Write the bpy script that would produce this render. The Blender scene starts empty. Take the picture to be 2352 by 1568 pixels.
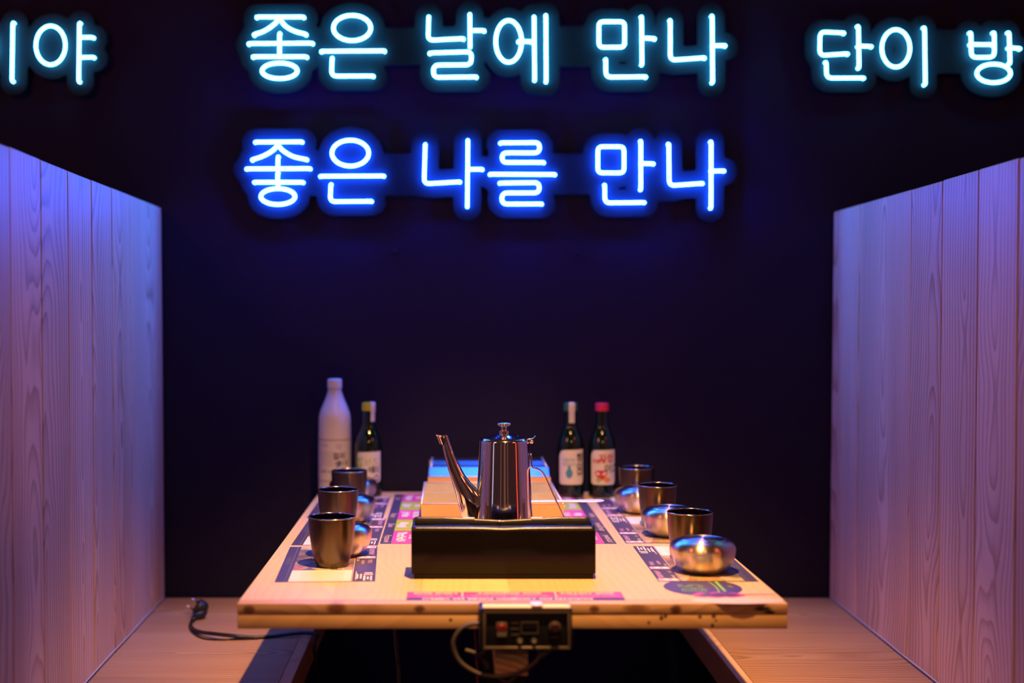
import bpy, bmesh, math, random
from mathutils import Vector, Matrix
import numpy as np
PI = math.pi
SC = bpy.context.scene
COL = SC.collection
random.seed(7)

# ------------------------------------------------------------------ camera, world, lights, exposure
HZ, VX, FP, CZ = 722.0, 1035.0, 2900.0, 1.158      # horizon row, vanishing column, focal length (px of 2352), eye height
cam_d = bpy.data.cameras.new('camera')
cam = bpy.data.objects.new('camera', cam_d); COL.objects.link(cam)
cam.location = (0, 0, CZ); cam.rotation_euler = (PI/2, 0, 0)
cam_d.sensor_width = 36; cam_d.lens = FP/2352*36
cam_d.shift_x = (1176-VX)/2352; cam_d.shift_y = (HZ-784)/2352
cam_d.clip_start = .05; cam_d.clip_end = 50
cam_d.dof.use_dof = True; cam_d.dof.focus_distance = 2.25; cam_d.dof.aperture_fstop = 1.7
SC.camera = cam

w = bpy.data.worlds.new('world'); SC.world = w; w.use_nodes = True
w.node_tree.nodes['Background'].inputs[0].default_value = (.36, .15, .19, 1)
w.node_tree.nodes['Background'].inputs[1].default_value = .09

def lamp(name, kind, loc, target, color, energy, **kw):
    l = bpy.data.lights.new(name, kind); l.color = color; l.energy = energy
    o = bpy.data.objects.new(name, l); COL.objects.link(o); o.location = loc
    o.rotation_euler = (Vector(target)-Vector(loc)).to_track_quat('-Z', 'Y').to_euler()
    for k, v in kw.items(): setattr(l, k, v)
    return o
# warm halogen pendant spot above the near end of the table
lamp('table_spot', 'SPOT', (.17, 1.55, 2.30), (.12, 2.22, .74), (1, .50, .17), 310,
     spot_size=math.radians(54), spot_blend=.95, shadow_soft_size=.018)
# pendant of the neighbouring booth, behind the camera
lamp('aisle_spot', 'SPOT', (.35, -.9, 2.5), (.3, 1.6, .6), (1, .55, .25), 20,
     spot_size=math.radians(75), spot_blend=.9, shadow_soft_size=.04)
# added reddish fill lights with no visible source, each brightening the opposite partition
lamp('partition_fill', 'AREA', (-2.0, .3, 2.6), (.85, 2.4, .95), (1, .24, .15), 10.5, shape='SQUARE', size=.5)
lamp('partition_fill', 'AREA', (2.2, .3, 2.6), (-.65, 2.4, .95), (1, .25, .13), 4.2, shape='SQUARE', size=.5)
# added unseen panels that streak the kettle's reflection brown, and two slim neon strips at the mouth of the booth
lamp('kettle_streak_fill', 'AREA', (.12, -1.9, 1.35), (.09, 2.2, 1.2), (1, .42, .24), .35, shape='RECTANGLE', size=.5, size_y=1.7)
lamp('kettle_streak_fill', 'AREA', (-1.0, -1.6, 1.35), (.09, 2.2, 1.2), (1, .5, .36), .16, shape='RECTANGLE', size=.2, size_y=1.7)
lamp('kettle_streak_fill', 'AREA', (1.0, -1.6, 1.35), (.09, 2.2, 1.2), (1, .42, .24), .16, shape='RECTANGLE', size=.2, size_y=1.7)
lamp('red_strip', 'AREA', (.90, 1.60, 1.2), (.09, 2.2, 1.0), (1, .06, .015), .32, shape='RECTANGLE', size=.045, size_y=.9)
lamp('cool_strip', 'AREA', (-.66, 1.58, 1.2), (.09, 2.2, 1.0), (.62, .60, 1), .20, shape='RECTANGLE', size=.045, size_y=.9)

SC.view_settings.view_transform = 'Standard'; SC.view_settings.look = 'None'
SC.view_settings.gamma = 1; SC.view_settings.exposure = 0
SC.view_settings.use_curve_mapping = False
SC.cycles.use_denoising = True
SC.cycles.sample_clamp_indirect = 6
SC.cycles.max_bounces = 8

# ------------------------------------------------------------------ node + material helpers
class NT:
    def __init__(s, name):
        s.m = bpy.data.materials.new(name); s.m.use_nodes = True
        s.t = s.m.node_tree; s.b = s.t.nodes['Principled BSDF']
    def n(s, typ, **kw):
        nd = s.t.nodes.new(typ)
        for k, v in kw.items(): setattr(nd, k, v)
        return nd
    def l(s, a, b): s.t.links.new(a, b)
    def put(s, sock, v):
        if hasattr(v, 'node'): s.l(v, sock)
        else: sock.default_value = v
    def math(s, op, a, b=0.0, c=0.0, clamp=False):
        nd = s.n('ShaderNodeMath', operation=op, use_clamp=clamp)
        s.put(nd.inputs[0], a); s.put(nd.inputs[1], b)
        if len(nd.inputs) > 2: s.put(nd.inputs[2], c)
        return nd.outputs[0]
    def mix(s, f, a, b):
        nd = s.n('ShaderNodeMix', data_type='RGBA')
        s.put(nd.inputs[0], f)
        s.put(nd.inputs[6], a); s.put(nd.inputs[7], b)
        return nd.outputs[2]
    def noise(s, vec, scale, detail=2.0, rough=.5):
        nd = s.n('ShaderNodeTexNoise'); s.l(vec, nd.inputs['Vector'])
        nd.inputs['Scale'].default_value = scale; nd.inputs['Detail'].default_value = detail; nd.inputs['Roughness'].default_value = rough
        return nd.outputs['Fac']
    def comb(s, x, y, z):
        nd = s.n('ShaderNodeCombineXYZ')
        for i, v in enumerate((x, y, z)): s.put(nd.inputs[i], v)
        return nd.outputs[0]

def c4(c): return (c[0], c[1], c[2], 1)
def mat(name, col, rough=.5, metal=0.0, spec=.5, coat=0.0, emit=None, emit_s=0.0, aniso=0.0, ior=None, trans=0.0, bump=None, var=None):
    s = NT(name); b = s.b
    b.inputs['Base Color'].default_value = c4(col)
    b.inputs['Roughness'].default_value = rough; b.inputs['Metallic'].default_value = metal
    b.inputs['Specular IOR Level'].default_value = spec; b.inputs['Coat Weight'].default_value = coat
    b.inputs['Transmission Weight'].default_value = trans
    if ior: b.inputs['IOR'].default_value = ior
    if emit: b.inputs['Emission Color'].default_value = c4(emit); b.inputs['Emission Strength'].default_value = emit_s
    if aniso:
        tg = s.n('ShaderNodeTangent', direction_type='RADIAL', axis='Z'); s.l(tg.outputs[0], b.inputs['Tangent'])
        b.inputs['Anisotropic'].default_value = aniso; b.inputs['Anisotropic Rotation'].default_value = .25
    tc = None
    if bump or var:
        tc = s.n('ShaderNodeTexCoord').outputs['Object']
    if bump:
        bn = s.n('ShaderNodeBump'); bn.inputs['Strength'].default_value = bump[1]; bn.inputs['Distance'].default_value = bump[2]
        s.l(s.noise(tc, bump[0], 3), bn.inputs['Height']); s.l(bn.outputs[0], b.inputs['Normal'])
    if var:   # gentle roughness and tint variation
        f = s.noise(tc, var[0], 4, .6)
        s.l(s.mix(f, c4([v*(1-var[1]) for v in col]), c4([min(1, v*(1+var[1])) for v in col])), b.inputs['Base Color'])
        s.l(s.math('MULTIPLY_ADD', f, var[1]*.8, rough-var[1]*.4), b.inputs['Roughness'])
    return s.m

def wood(name, light, dark, long='z', wide='y', rough=.45, freq=95.0, knots=(), contrast=1.0, figure=1.0, spec=.4):
    """Softwood: growth rings cut lengthways, with cathedral figure, pores and per-piece variation."""
    s = NT(name); b = s.b
    tc = s.n('ShaderNodeTexCoord').outputs['Object']
    sep = s.n('ShaderNodeSeparateXYZ'); s.l(tc, sep.inputs[0])
    ax = {'x': sep.outputs[0], 'y': sep.outputs[1], 'z': sep.outputs[2]}
    other = [a for a in 'xyz' if a not in (long, wide)][0]
    rnd = s.n('ShaderNodeObjectInfo').outputs['Random']
    r2 = s.math('FRACT', s.math('MULTIPLY', rnd, 17.31)); r3 = s.math('FRACT', s.math('MULTIPLY', rnd, 43.77))
    L = s.math('ADD', ax[long], s.math('MULTIPLY', rnd, 31.0))
    U = s.math('SUBTRACT', ax[wide], s.math('MULTIPLY_ADD', r2, .15, -.075))
    O = ax[other]
    slow = s.noise(s.comb(s.math('MULTIPLY', L, 1.0), s.math('MULTIPLY', U, 2.2), r3), 1.7, 2, .45)
    wob = s.noise(s.comb(s.math('MULTIPLY', L, 5.0), s.math('MULTIPLY', U, 28.0), O), 1.0, 2, .5)
    dep = s.math('ADD', s.math('MULTIPLY_ADD', r3, .05, .015), s.math('MULTIPLY', s.math('SUBTRACT', slow, .5), .20*figure))
    dep = s.math('ADD', dep, O)
    rad = s.math('SQRT', s.math('ADD', s.math('MULTIPLY', U, U), s.math('MULTIPLY', dep, dep)))
    ph = s.math('MULTIPLY', s.math('MULTIPLY_ADD', wob, .008, rad), freq)
    fr = s.math('FRACT', ph)
    late = s.math('POWER', fr, 2.6)                                            # early wood pale, late wood dark with a sharp end
    edge = s.math('SUBTRACT', 1.0, s.math('POWER', s.math('ABSOLUTE', s.math('MULTIPLY_ADD', fr, 2.0, -1.0)), 9.0))
    late = s.math('MULTIPLY', late, edge)
    streak = s.noise(s.comb(s.math('MULTIPLY', L, 2.5), s.math('MULTIPLY', U, 260.0), s.math('MULTIPLY', O, 260.0)), 1.0, 3, .6)
    blot = s.noise(s.comb(s.math('MULTIPLY', L, .9), s.math('MULTIPLY', U, 9.0), r2), 1.0, 2, .5)
    f = s.math('MULTIPLY_ADD', late, .75*contrast, s.math('MULTIPLY_ADD', streak, .42*contrast, -.21*contrast))
    f = s.math('ADD', f, s.math('MULTIPLY_ADD', blot, .8*contrast, -.36*contrast), clamp=True)
    colr = s.mix(f, c4(light), c4(dark))
    hs = s.n('ShaderNodeHueSaturation'); s.l(colr, hs.inputs['Color'])
    s.l(s.math('MULTIPLY_ADD', r2, .22, .89), hs.inputs['Value']); s.l(s.math('MULTIPLY_ADD', r3, .16, .92), hs.inputs['Saturation'])
    colr = hs.outputs[0]
    for (kx, kz, rx, rz, kc) in knots:                                        # knots and stains of one piece: place, size, colour
        dx = s.math('DIVIDE', s.math('SUBTRACT', ax['x'], kx), rx); dz = s.math('DIVIDE', s.math('SUBTRACT', ax['z'], kz), rz)
        d = s.math('ADD', s.math('MULTIPLY', dx, dx), s.math('MULTIPLY', dz, dz))
        d = s.math('ADD', d, s.math('MULTIPLY_ADD', s.noise(tc, 260, 2), .9, -.45))
        colr = s.mix(s.math('SUBTRACT', 1.25, d, clamp=True), colr, c4(kc))
    s.l(colr, b.inputs['Base Color'])
    b.inputs['Roughness'].default_value = rough; b.inputs['Specular IOR Level'].default_value = spec
    bn = s.n('ShaderNodeBump'); bn.inputs['Strength'].default_value = .12; bn.inputs['Distance'].default_value = .001
    s.l(f, bn.inputs['Height']); s.l(bn.outputs[0], b.inputs['Normal'])
    return s.m

def endgrain(name, light, dark):
    s = NT(name); tc = s.n('ShaderNodeTexCoord').outputs['Object']
    mp = s.n('ShaderNodeMapping'); s.l(tc, mp.inputs['Vector']); mp.inputs['Location'].default_value = (.05, 0, .16)
    wv = s.n('ShaderNodeTexWave', wave_type='RINGS', rings_direction='Y'); s.l(mp.outputs[0], wv.inputs['Vector'])
    wv.inputs['Scale'].default_value = 34; wv.inputs['Distortion'].default_value = 1.2; wv.inputs['Detail'].default_value = 2
    f = s.math('POWER', wv.outputs['Fac'], 1.8)
    s.l(s.mix(f, c4(light), c4(dark)), s.b.inputs['Base Color']); s.b.inputs['Roughness'].default_value = .6
    return s.m

def neon(name, col, strength):
    s = NT(name); s.b.inputs['Base Color'].default_value = (.8, .8, .8, 1)
    s.b.inputs['Emission Color'].default_value = c4(col); s.b.inputs['Emission Strength'].default_value = strength
    return s.m

def food(name, cols, scale):
    s = NT(name); tc = s.n('ShaderNodeTexCoord').outputs['Object']
    v = s.n('ShaderNodeTexVoronoi'); s.l(tc, v.inputs['Vector']); v.inputs['Scale'].default_value = scale
    sp = s.n('ShaderNodeSeparateColor'); s.l(v.outputs['Color'], sp.inputs[0])
    r = s.n('ShaderNodeValToRGB'); r.color_ramp.interpolation = 'CONSTANT'
    e = r.color_ramp.elements
    e[0].position = 0; e[0].color = c4(cols[0]); e[1].position = 1/len(cols); e[1].color = c4(cols[1])
    for i, c in enumerate(cols[2:]): k = e.new((i+2)/len(cols)); k.color = c4(c)
    s.l(sp.outputs[0], r.inputs[0])
    s.l(s.mix(s.math('MULTIPLY_ADD', s.noise(tc, scale*2.3, 4), 1.6, -.55, clamp=True), r.outputs[0], c4((.05, .045, .06))), s.b.inputs['Base Color'])
    s.b.inputs['Roughness'].default_value = .35
    return s.m

PINE = wood('pine_plank', (.80, .50, .34), (.42, .19, .10), 'z', 'y', .5, 80, figure=1.35, contrast=1.3)
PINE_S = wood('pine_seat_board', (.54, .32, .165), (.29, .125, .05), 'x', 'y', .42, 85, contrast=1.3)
PINE_E = wood('pine_edge_strip', (.74, .50, .28), (.50, .27, .12), 'y', 'x', .45, 120)
PINE_T = wood('pine_table_board', (.80, .56, .29), (.68, .42, .18), 'y', 'x', .34, 95, contrast=.7, spec=.5)
KD = (.07, .025, .012)
PINE_F1 = wood('pine_table_edge_upper', (.70, .42, .19), (.42, .2, .075), 'x', 'z', .42, 150, knots=(
    (-.165, .733, .016, .008, (.25, .1, .04)), (-.045, .732, .009, .006, (.2, .085, .035)), (.07, .731, .01, .007, (.22, .1, .04)), (.208, .732, .008, .006, (.2, .085, .035)), (.326, .731, .009, .008, (.16, .06, .03)),
    (.452, .732, .014, .0055, (.035, .03, .02)), (.462, .727, .008, .004, (.04, .033, .02)), (-.292, .731, .01, .007, (.2, .085, .035)), (.268, .733, .02, .006, (.33, .15, .06))))
PINE_F2 = wood('pine_table_edge_lower', (.78, .50, .24), (.60, .33, .13), 'x', 'z', .42, 130, contrast=.7, knots=(
    (.0, .716, .003, .003, KD), (.305, .719, .0035, .004, KD), (.311, .721, .003, .003, KD), (.361, .7205, .003, .003, KD), (.381, .721, .0035, .0035, KD), (.379, .708, .003, .003, KD),
    (.287, .712, .0025, .003, (.2, .09, .04)), (.384, .715, .002, .002, KD)))
ENDG = endgrain('beam_end_grain', (.82, .50, .24), (.50, .23, .09))
GROOVEB = mat('orange_groove_board', (.85, .38, .10), .7)  # orange board showing in the grooves between the planks
BLACKWALL = mat('black_wall_painted_glow', (.014, .012, .044), .6, spec=.15, var=(3, .12), )  # blue in the colour stands in for the neon glow
FLOORM = mat('dark_floor', (.03, .027, .03), .5, var=(5, .2))
DARKPANEL = mat('black_laminate', (.012, .010, .012), .5)
BACKER = mat('dark_acrylic_backing', (.007, .016, .024), .5, spec=.10)
SEAL = mat('silicone_sealant', (.55, .53, .56), .35)
STEELB = mat('brushed_steel', (.66, .57, .46), .30, 1, aniso=.92, var=(60, .05))
CUPM = mat('dark_brushed_metal', (.125, .088, .06), .30, 1, aniso=.6)
RIM = mat('polished_cup_rim', (.42, .38, .36), .16, 1)
CUPIN = mat('dark_cup_inside', (.16, .15, .16), .16, 1)
CHROME = mat('polished_steel', (.92, .80, .70), .085, 1)
BOXM = mat('satin_steel_sheet', (.80, .72, .60), .42, .55, var=(14, .16))
LITSTEEL = mat('steel_painted_orange_light', (.85, .48, .18), .42, .3, var=(14, .12))  # orange lamp light and reflection painted into the steel colour
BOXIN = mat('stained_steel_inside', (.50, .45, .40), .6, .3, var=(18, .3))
LEATHER = mat('black_leatherette', (.012, .010, .010), .30, spec=.6, bump=(420, .25, .0006))
LEATHER2 = mat('black_leatherette_plain', (.005, .004, .004), .16, spec=.18)
SATIN = mat('satin_glint_and_clip', (.85, .80, .74), .5, .4)
STUD = mat('chrome_stud', (.9, .88, .85), .12, 1)
BLACKP = mat('black_plastic', (.012, .012, .014), .38)
FRAMEP = mat('grey_metal_frame', (.17, .135, .10), .5, .4)
DISPLAY = mat('dark_display_glass', (.01, .008, .008), .12, coat=.5)
REDSW = mat('red_rocker_plastic', (.24, .018, .01), .4)
WHITEP = mat('ivory_plastic', (.20, .165, .12), .45)
GREYK = mat('grey_plastic', (.065, .055, .045), .5)
RUBBER = mat('black_rubber_cable', (.012, .012, .014), .38)
GREYC = mat('grey_cable', (.075, .06, .05), .5)
REDW = mat('red_wire_sheath', (.45, .02, .03), .45)
PRONG = mat('nickel_prong', (.85, .85, .9), .25, 1)
GLASSG = mat('green_bottle_glass', (.002, .009, .004), .07, spec=.6, coat=.3)
WHITEPET = mat('milky_white_bottle', (.66, .60, .62), .38)
LABELW = mat('white_label_paper', (.64, .59, .60), .5)
LABELP = mat('frosted_white_label', (.66, .60, .60), .45)
BANDG = mat('pale_brown_label_band', (.48, .38, .33), .5)
INKK = mat('black_ink', (.02, .02, .025), .6)
INKG = mat('green_ink', (.35, .42, .06), .6)
INKR = mat('red_ink', (.50, .03, .05), .6)
INKO = mat('orange_ink', (.65, .25, .03), .6)
INKB = mat('blue_ink', (.05, .25, .50), .6)
INKGREY = mat('grey_ink', (.30, .27, .30), .6)
CAPY = mat('yellow_green_cap', (.42, .42, .02), .4)
CAPR = mat('crimson_cap', (.55, .02, .08), .4)
CAPG = mat('green_cap', (.03, .14, .08), .4)
CAPW = mat('white_cap', (.80, .77, .78), .4)
PNAVY = mat('print_navy', (.068, .055, .115), .36)
PWHITE = mat('print_white', (.82, .80, .78), .36)
PPINK = mat('print_pink', (.78, .09, .42), .36)
PMAG = mat('print_magenta', (.70, .06, .46), .36)
PGREEN = mat('print_lime', (.42, .55, .04), .36)
LIME = mat('print_bright_lime', (.26, .62, .10), .36)
PPILL = mat('print_pale_pink', (.80, .46, .66), .36)
PGREY = mat('print_grey', (.22, .20, .20), .36)
PBLUE = mat('print_deep_blue', (.075, .06, .20), .36)
PBLUSH = mat('print_blush', (.80, .60, .56), .36)
PFOOD = food('print_food_photo', [(.16, .12, .15), (.55, .42, .30), (.22, .17, .20), (.70, .62, .52), (.30, .23, .13), (.14, .12, .17), (.45, .2, .14)], 38)
PFOOD2 = food('print_side_dishes', [(.60, .36, .18), (.66, .55, .42), (.50, .24, .12), (.45, .44, .14), (.72, .6, .5)], 60)
NEON_B = neon('blue_neon', (.014, .085, 1.0), 195)
NEON_C = neon('cyan_neon', (.065, .58, 1.0), 44)
NEON_C2 = neon('pale_cyan_neon', (.075, .58, 1.0), 29)

# ------------------------------------------------------------------ object + shape helpers
def link(name, me, parent=None, m=None, smooth=False):
    o = bpy.data.objects.new(name, me); COL.objects.link(o)
    if parent is not None: o.parent = parent
    if m is not None: me.materials.clear(); me.materials.append(m)
    if smooth:
        me.polygons.foreach_set('use_smooth', [True]*len(me.polygons))
    return o
def tag(o, label=None, cat=None, group=None, kind=None):
    if label: o['label'] = label
    if cat: o['category'] = cat
    if group: o['group'] = group
    if kind: o['kind'] = kind
    return o
def empty(name, loc, label, cat, group=None, rz=0.0):
    o = bpy.data.objects.new(name, None); COL.objects.link(o); o.location = loc; o.rotation_euler = (0, 0, rz)
    o.empty_display_size = .02
    return tag(o, label, cat, group)
def done(bm, name, m, parent=None, smooth=False, angle=None):
    bmesh.ops.recalc_face_normals(bm, faces=bm.faces[:])
    me = bpy.data.meshes.new(name); bm.to_mesh(me); bm.free()
    o = link(name, me, parent, m, smooth or angle is not None)
    if angle is not None: me.set_sharp_from_angle(angle=math.radians(angle))
    return o
def bx(bm, x0, x1, y0, y1, z0, z1, bev=0.0, seg=2):
    r = bmesh.ops.create_cube(bm, size=1)
    vs = r['verts']
    for v in vs: v.co = Vector((x0+(v.co.x+.5)*(x1-x0), y0+(v.co.y+.5)*(y1-y0), z0+(v.co.z+.5)*(z1-z0)))
    if bev:
        es = list({e for v in vs for e in v.link_edges})
        bmesh.ops.bevel(bm, geom=es, offset=bev, segments=seg, profile=.6, affect='EDGES')
    return bm
def box(name, x0, x1, y0, y1, z0, z1, m, parent=None, bev=0.0, seg=2):
    bm = bx(bmesh.new(), x0, x1, y0, y1, z0, z1, bev, seg)
    return done(bm, name, m, parent, angle=40 if bev else None)
def lathe(bm, prof, n=48, cx=0, cy=0):
    """prof: list of (r, z); r = 0 closes to a point."""
    rings = []
    for r, z in prof:
        if r <= 1e-6: rings.append([bm.verts.new((cx, cy, z))])
        else: rings.append([bm.verts.new((cx+r*math.cos(2*PI*i/n), cy+r*math.sin(2*PI*i/n), z)) for i in range(n)])
    for a, b in zip(rings, rings[1:]):
        for i in range(n):
            j = (i+1) % n
            if len(a) == 1 and len(b) == 1: continue
            if len(a) == 1: bm.faces.new((a[0], b[i], b[j]))
            elif len(b) == 1: bm.faces.new((a[i], a[j], b[0]))
            else: bm.faces.new((a[i], a[j], b[j], b[i]))
    return bm
def sm_prof(pts, it=2):
    """Chaikin smoothing that keeps the ends."""
    for _ in range(it):
        q = [pts[0]]
        for a, b in zip(pts, pts[1:]):
            q.append((a[0]*.75+b[0]*.25, a[1]*.75+b[1]*.25)); q.append((a[0]*.25+b[0]*.75, a[1]*.25+b[1]*.75))
        q.append(pts[-1]); pts = q
    return pts
def round_path(pts, r, n=5, closed=False):
    """Round the corners of a 3D polyline with quadratic arcs."""
    pts = [Vector(p) for p in pts]; out = []
    N = len(pts)
    for i in range(N):
        if not closed and i in (0, N-1): out.append(pts[i]); continue
        a, b, c = pts[i-1], pts[i], pts[(i+1) % N]
        la, lc = (a-b).length, (c-b).length
        d = min(r, la*.49, lc*.49)
        p, q = b+(a-b)*(d/max(la, 1e-9)), b+(c-b)*(d/max(lc, 1e-9))
        for k in range(n+1):
            t = k/n; out.append(p*(1-t)**2+b*2*t*(1-t)+q*t*t)
    return out
def catmull(pts, n=6):
    pts = [Vector(p) for p in pts]; P = [pts[0]*2-pts[1]]+pts+[pts[-1]*2-pts[-2]]; out = []
    for i in range(1, len(P)-2):
        a, b, c, d = P[i-1], P[i], P[i+1], P[i+2]
        for k in range(n):
            t = k/n
            out.append(.5*((2*b)+(c-a)*t+(2*a-5*b+4*c-d)*t*t+(3*b-a-3*c+d)*t**3))
    out.append(pts[-1]); return out
def sweep(bm, path, ra, rb=None, n=8, closed=False, up=Vector((0, 1, 0))):
    """Sweep an ellipse (ra across, rb along 'up') along a path; capped when open."""
    path = [Vector(p) for p in path]; rb = rb or ra; N = len(path); rings = []
    prev = None
    for i, p in enumerate(path):
        t = (path[(i+1) % N]-path[i-1]) if closed else (path[min(i+1, N-1)]-path[max(i-1, 0)])
        t = t.normalized() if t.length > 1e-9 else Vector((1, 0, 0))
        if prev is None:
            u = up-t*up.dot(t)
            if u.length < 1e-3: u = Vector((1, 0, 0))-t*t.x
            u.normalize()
        else:
            u = prev-t*prev.dot(t); u.normalize()
        prev = u
        s = t.cross(u)
        A = ra[i] if isinstance(ra, (list, tuple)) else ra; B = rb[i] if isinstance(rb, (list, tuple)) else rb
        rings.append([bm.verts.new(p+s*(A*math.cos(2*PI*k/n))+u*(B*math.sin(2*PI*k/n))) for k in range(n)])
    for i in range(N if closed else N-1):
        a, b = rings[i], rings[(i+1) % N]
        for k in range(n): bm.faces.new((a[k], a[(k+1) % n], b[(k+1) % n], b[k]))
    if not closed:
        bm.faces.new(rings[0][::-1]); bm.faces.new(rings[-1])
    return bm
def tube(name, path, r, m, parent=None, n=8, closed=False, rb=None, up=Vector((0, 1, 0))):
    return done(sweep(bmesh.new(), path, r, rb, n, closed, up), name, m, parent, smooth=True)
def at(px, py, Y): return Vector(((px-VX)*Y/FP, Y, CZ-(py-HZ)*Y/FP))        # picture point -> world point at depth Y
def onz(px, py, Z):                                                          # picture point -> world point at height Z
    Y = (CZ-Z)*FP/(py-HZ); return Vector(((px-VX)*Y/FP, Y, Z))
def text_mesh(body, size, shear=0.0, bold=0.0, align='CENTER', res=2):
    c = bpy.data.curves.new('lettering', 'FONT'); c.body = body; c.size = size; c.shear = shear; c.offset = bold
    c.align_x = align; c.align_y = 'CENTER'; c.resolution_u = res
    o = bpy.data.objects.new('lettering', c); me = bpy.data.meshes.new_from_object(o)
    bpy.data.objects.remove(o); bpy.data.curves.remove(c)
    return me
def flat_text(name, body, size, loc, rz, m, parent, sx=1.0, **kw):
    me = text_mesh(body, size, **kw)
    me.transform(Matrix.Translation(loc) @ Matrix.Rotation(rz, 4, 'Z') @ Matrix.Diagonal((sx, 1, 1, 1)))
    return link(name, me, parent, m)
def wrap_mesh(me, R, ang, z):
    """Bend a flat drawing (x across, y up) round a vertical cylinder, facing angle ang."""
    for v in me.vertices:
        a = ang+v.co.x/R; v.co = Vector((R*math.cos(a), R*math.sin(a), z+v.co.y))
    return me
def copy_tree(o, parent=None):
    c = o.copy(); COL.objects.link(c); c.parent = parent
    for ch in list(o.children):
        d = ch.copy(); COL.objects.link(d); d.parent = c
        for g in list(ch.children):
            e = g.copy(); COL.objects.link(e); e.parent = d
    return c

# ------------------------------------------------------------------ the setting
TZ = .74                                                                    # table top
SZ = .488                                                                   # bench seat
WY = 3.0
wall = tag(box('wall_back', -2.6, 2.8, WY, WY+.12, 0, 3.0, BLACKWALL), 'black painted back wall behind the neon signs', kind='structure')
floor = tag(box('floor', -2.6, 2.8, -.6, WY, -.1, 0, FLOORM), 'dark floor under the booth table', kind='structure')
for px, py in ((907, 578), (1326, 580)):
    p = at(px, py, WY); bm = bmesh.new()
    lathe(bm, [(0, .006), (.004, .006), (.006, .004), (.0065, 0)], 12)
    bmesh.ops.transform(bm, matrix=Matrix.Translation((p.x, WY-.0005, p.z)) @ Matrix.Rotation(PI/2, 4, 'X'), verts=bm.verts[:])
    done(bm, 'screw_head', BLACKWALL, wall, smooth=True)

# ------------------------------------------------------------------ pine partitions, plank by plank
def partition(x_far, theta, lean, seams, ztop, side, label):
    root = empty('booth_partition', (x_far, WY-.006, SZ), label, 'partition')
    root.rotation_euler = (0, lean, theta)
    root['group'] = 'pine partitions of the booth'
    ys = [0.0]+seams                                                        # distance of each seam from the wall
    for i, (a, b) in enumerate(zip(ys, ys[1:])):
        dx = .0008*random.uniform(-1, 1)
        bm = bmesh.new()
        g = .0016
        x0, x1 = (-.018+dx, dx) if side < 0 else (-dx, .018-dx)
        bx(bm, x0, x1, -(b-a)/2+g, (b-a)/2-g, -SZ+.01, ztop-SZ-.0015*random.random(), .0016, 1)
        p = done(bm, 'plank', PINE, root); p.location = (0, -(a+b)/2, 0)
    x0, x1 = (-.046, -.0195) if side < 0 else (.0195, .046)
    box('core_panel', x0, x1, -ys[-1], -.001, -SZ+.01, ztop-SZ-.004, GROOVEB, root)
    bead = catmull([(-.004*side*-1*0, -ys[-1]+.02, .003)]+[(random.uniform(-.0006, .0006), -ys[-1]+.02+k*(ys[-1]-.03)/14, .003+random.uniform(-.0004, .0006)) for k in range(1, 15)], 3)
    bead = [Vector((p.x+(.0012 if side < 0 else -.0012), p.y, p.z)) for p in bead]
    o = tube('sealant_bead', bead, .0016, SEAL, root, 6); o['label'] = 'pale sealant bead along the bench joint'
    return root
def seam_at(px, xf, k):                                                     # distance from the wall where the seam of column px lies
    X = xf
    for _ in range(6):
        Y = FP*X/(px-VX); X = xf-k*(WY-Y)
    return WY-Y
sl = [seam_at(p, -.678, -.0205) for p in (308, 267, 222, 169, 108, 38)]
sl.append(1.16)
partition(-.678, math.radians(1.17), -.0087, sl, 1.411, -1, 'pine plank partition on the left, strongly lit blue along its top')
sr = [seam_at(p, .899, .023) for p in (1963, 2080, 2150, 2232, 2322)]
sr += [(sr[-1]+1.18)/2, 1.18]
partition(.899, math.radians(-1.32), .011, sr, 1.402, 1, 'pine plank partition on the right, violet with a thin cyan line along its top')

# ------------------------------------------------------------------ benches
def bench(x_in, xw, k, side, label):
    root = empty('bench', (x_in, 2.1, 0), label, 'bench', 'pine benches of the booth')
    rx = x_in
    XW = lambda y: xw-side*k*(WY-y)-side*.004                               # partition face
    ys = [2.985, 2.66, 2.33, 2.0, 1.78]
    for b, a in zip(ys, ys[1:]):
        bm = bmesh.new(); g = .0004
        e = x_in+side*.024
        vs = [bm.verts.new((x, y, z)) for z in (SZ-.034, SZ) for x, y in ((e, a+g), (XW(a+g), a+g), (XW(b-g), b-g), (e, b-g))]
        for q in ((0, 1, 2, 3), (4, 5, 6, 7), (0, 1, 5, 4), (1, 2, 6, 5), (2, 3, 7, 6), (3, 0, 4, 7)): bm.faces.new([vs[i] for i in q])
        cx, cy = (e+XW(a))/2, (a+b)/2
        bmesh.ops.translate(bm, vec=(-cx, -cy, -SZ), verts=bm.verts[:])
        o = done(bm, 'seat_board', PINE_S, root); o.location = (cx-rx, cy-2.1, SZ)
    x0, x1 = sorted((x_in, x_in+side*.0235))
    box('edge_strip', x0-rx, x1-rx, 1.78-2.1, 2.985-2.1, SZ-.06, SZ, PINE_E, root, .0012, 1)
    x0, x1 = sorted((x_in+side*.05, x_in+side*.068))
    box('front_panel', x0-rx, x1-rx, 1.80-2.1, 2.98-2.1, 0, SZ-.0345, DARKPANEL, root)
    x0, x1 = sorted((x_in+side*.07, x_in+side*.30))
    for yy in (1.84, 2.4, 2.9):
        box('support_frame', x0-rx, x1-rx, yy-.02-2.1, yy+.02-2.1, 0, SZ-.0345, DARKPANEL, root)
    return root
bench(-.290, -.678, .0205, -1, 'pine bench on the left with a black plug lying on its seat')
bench(.528, .899, .023, 1, 'bare pine bench on the right, nothing lying on its seat')

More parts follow.
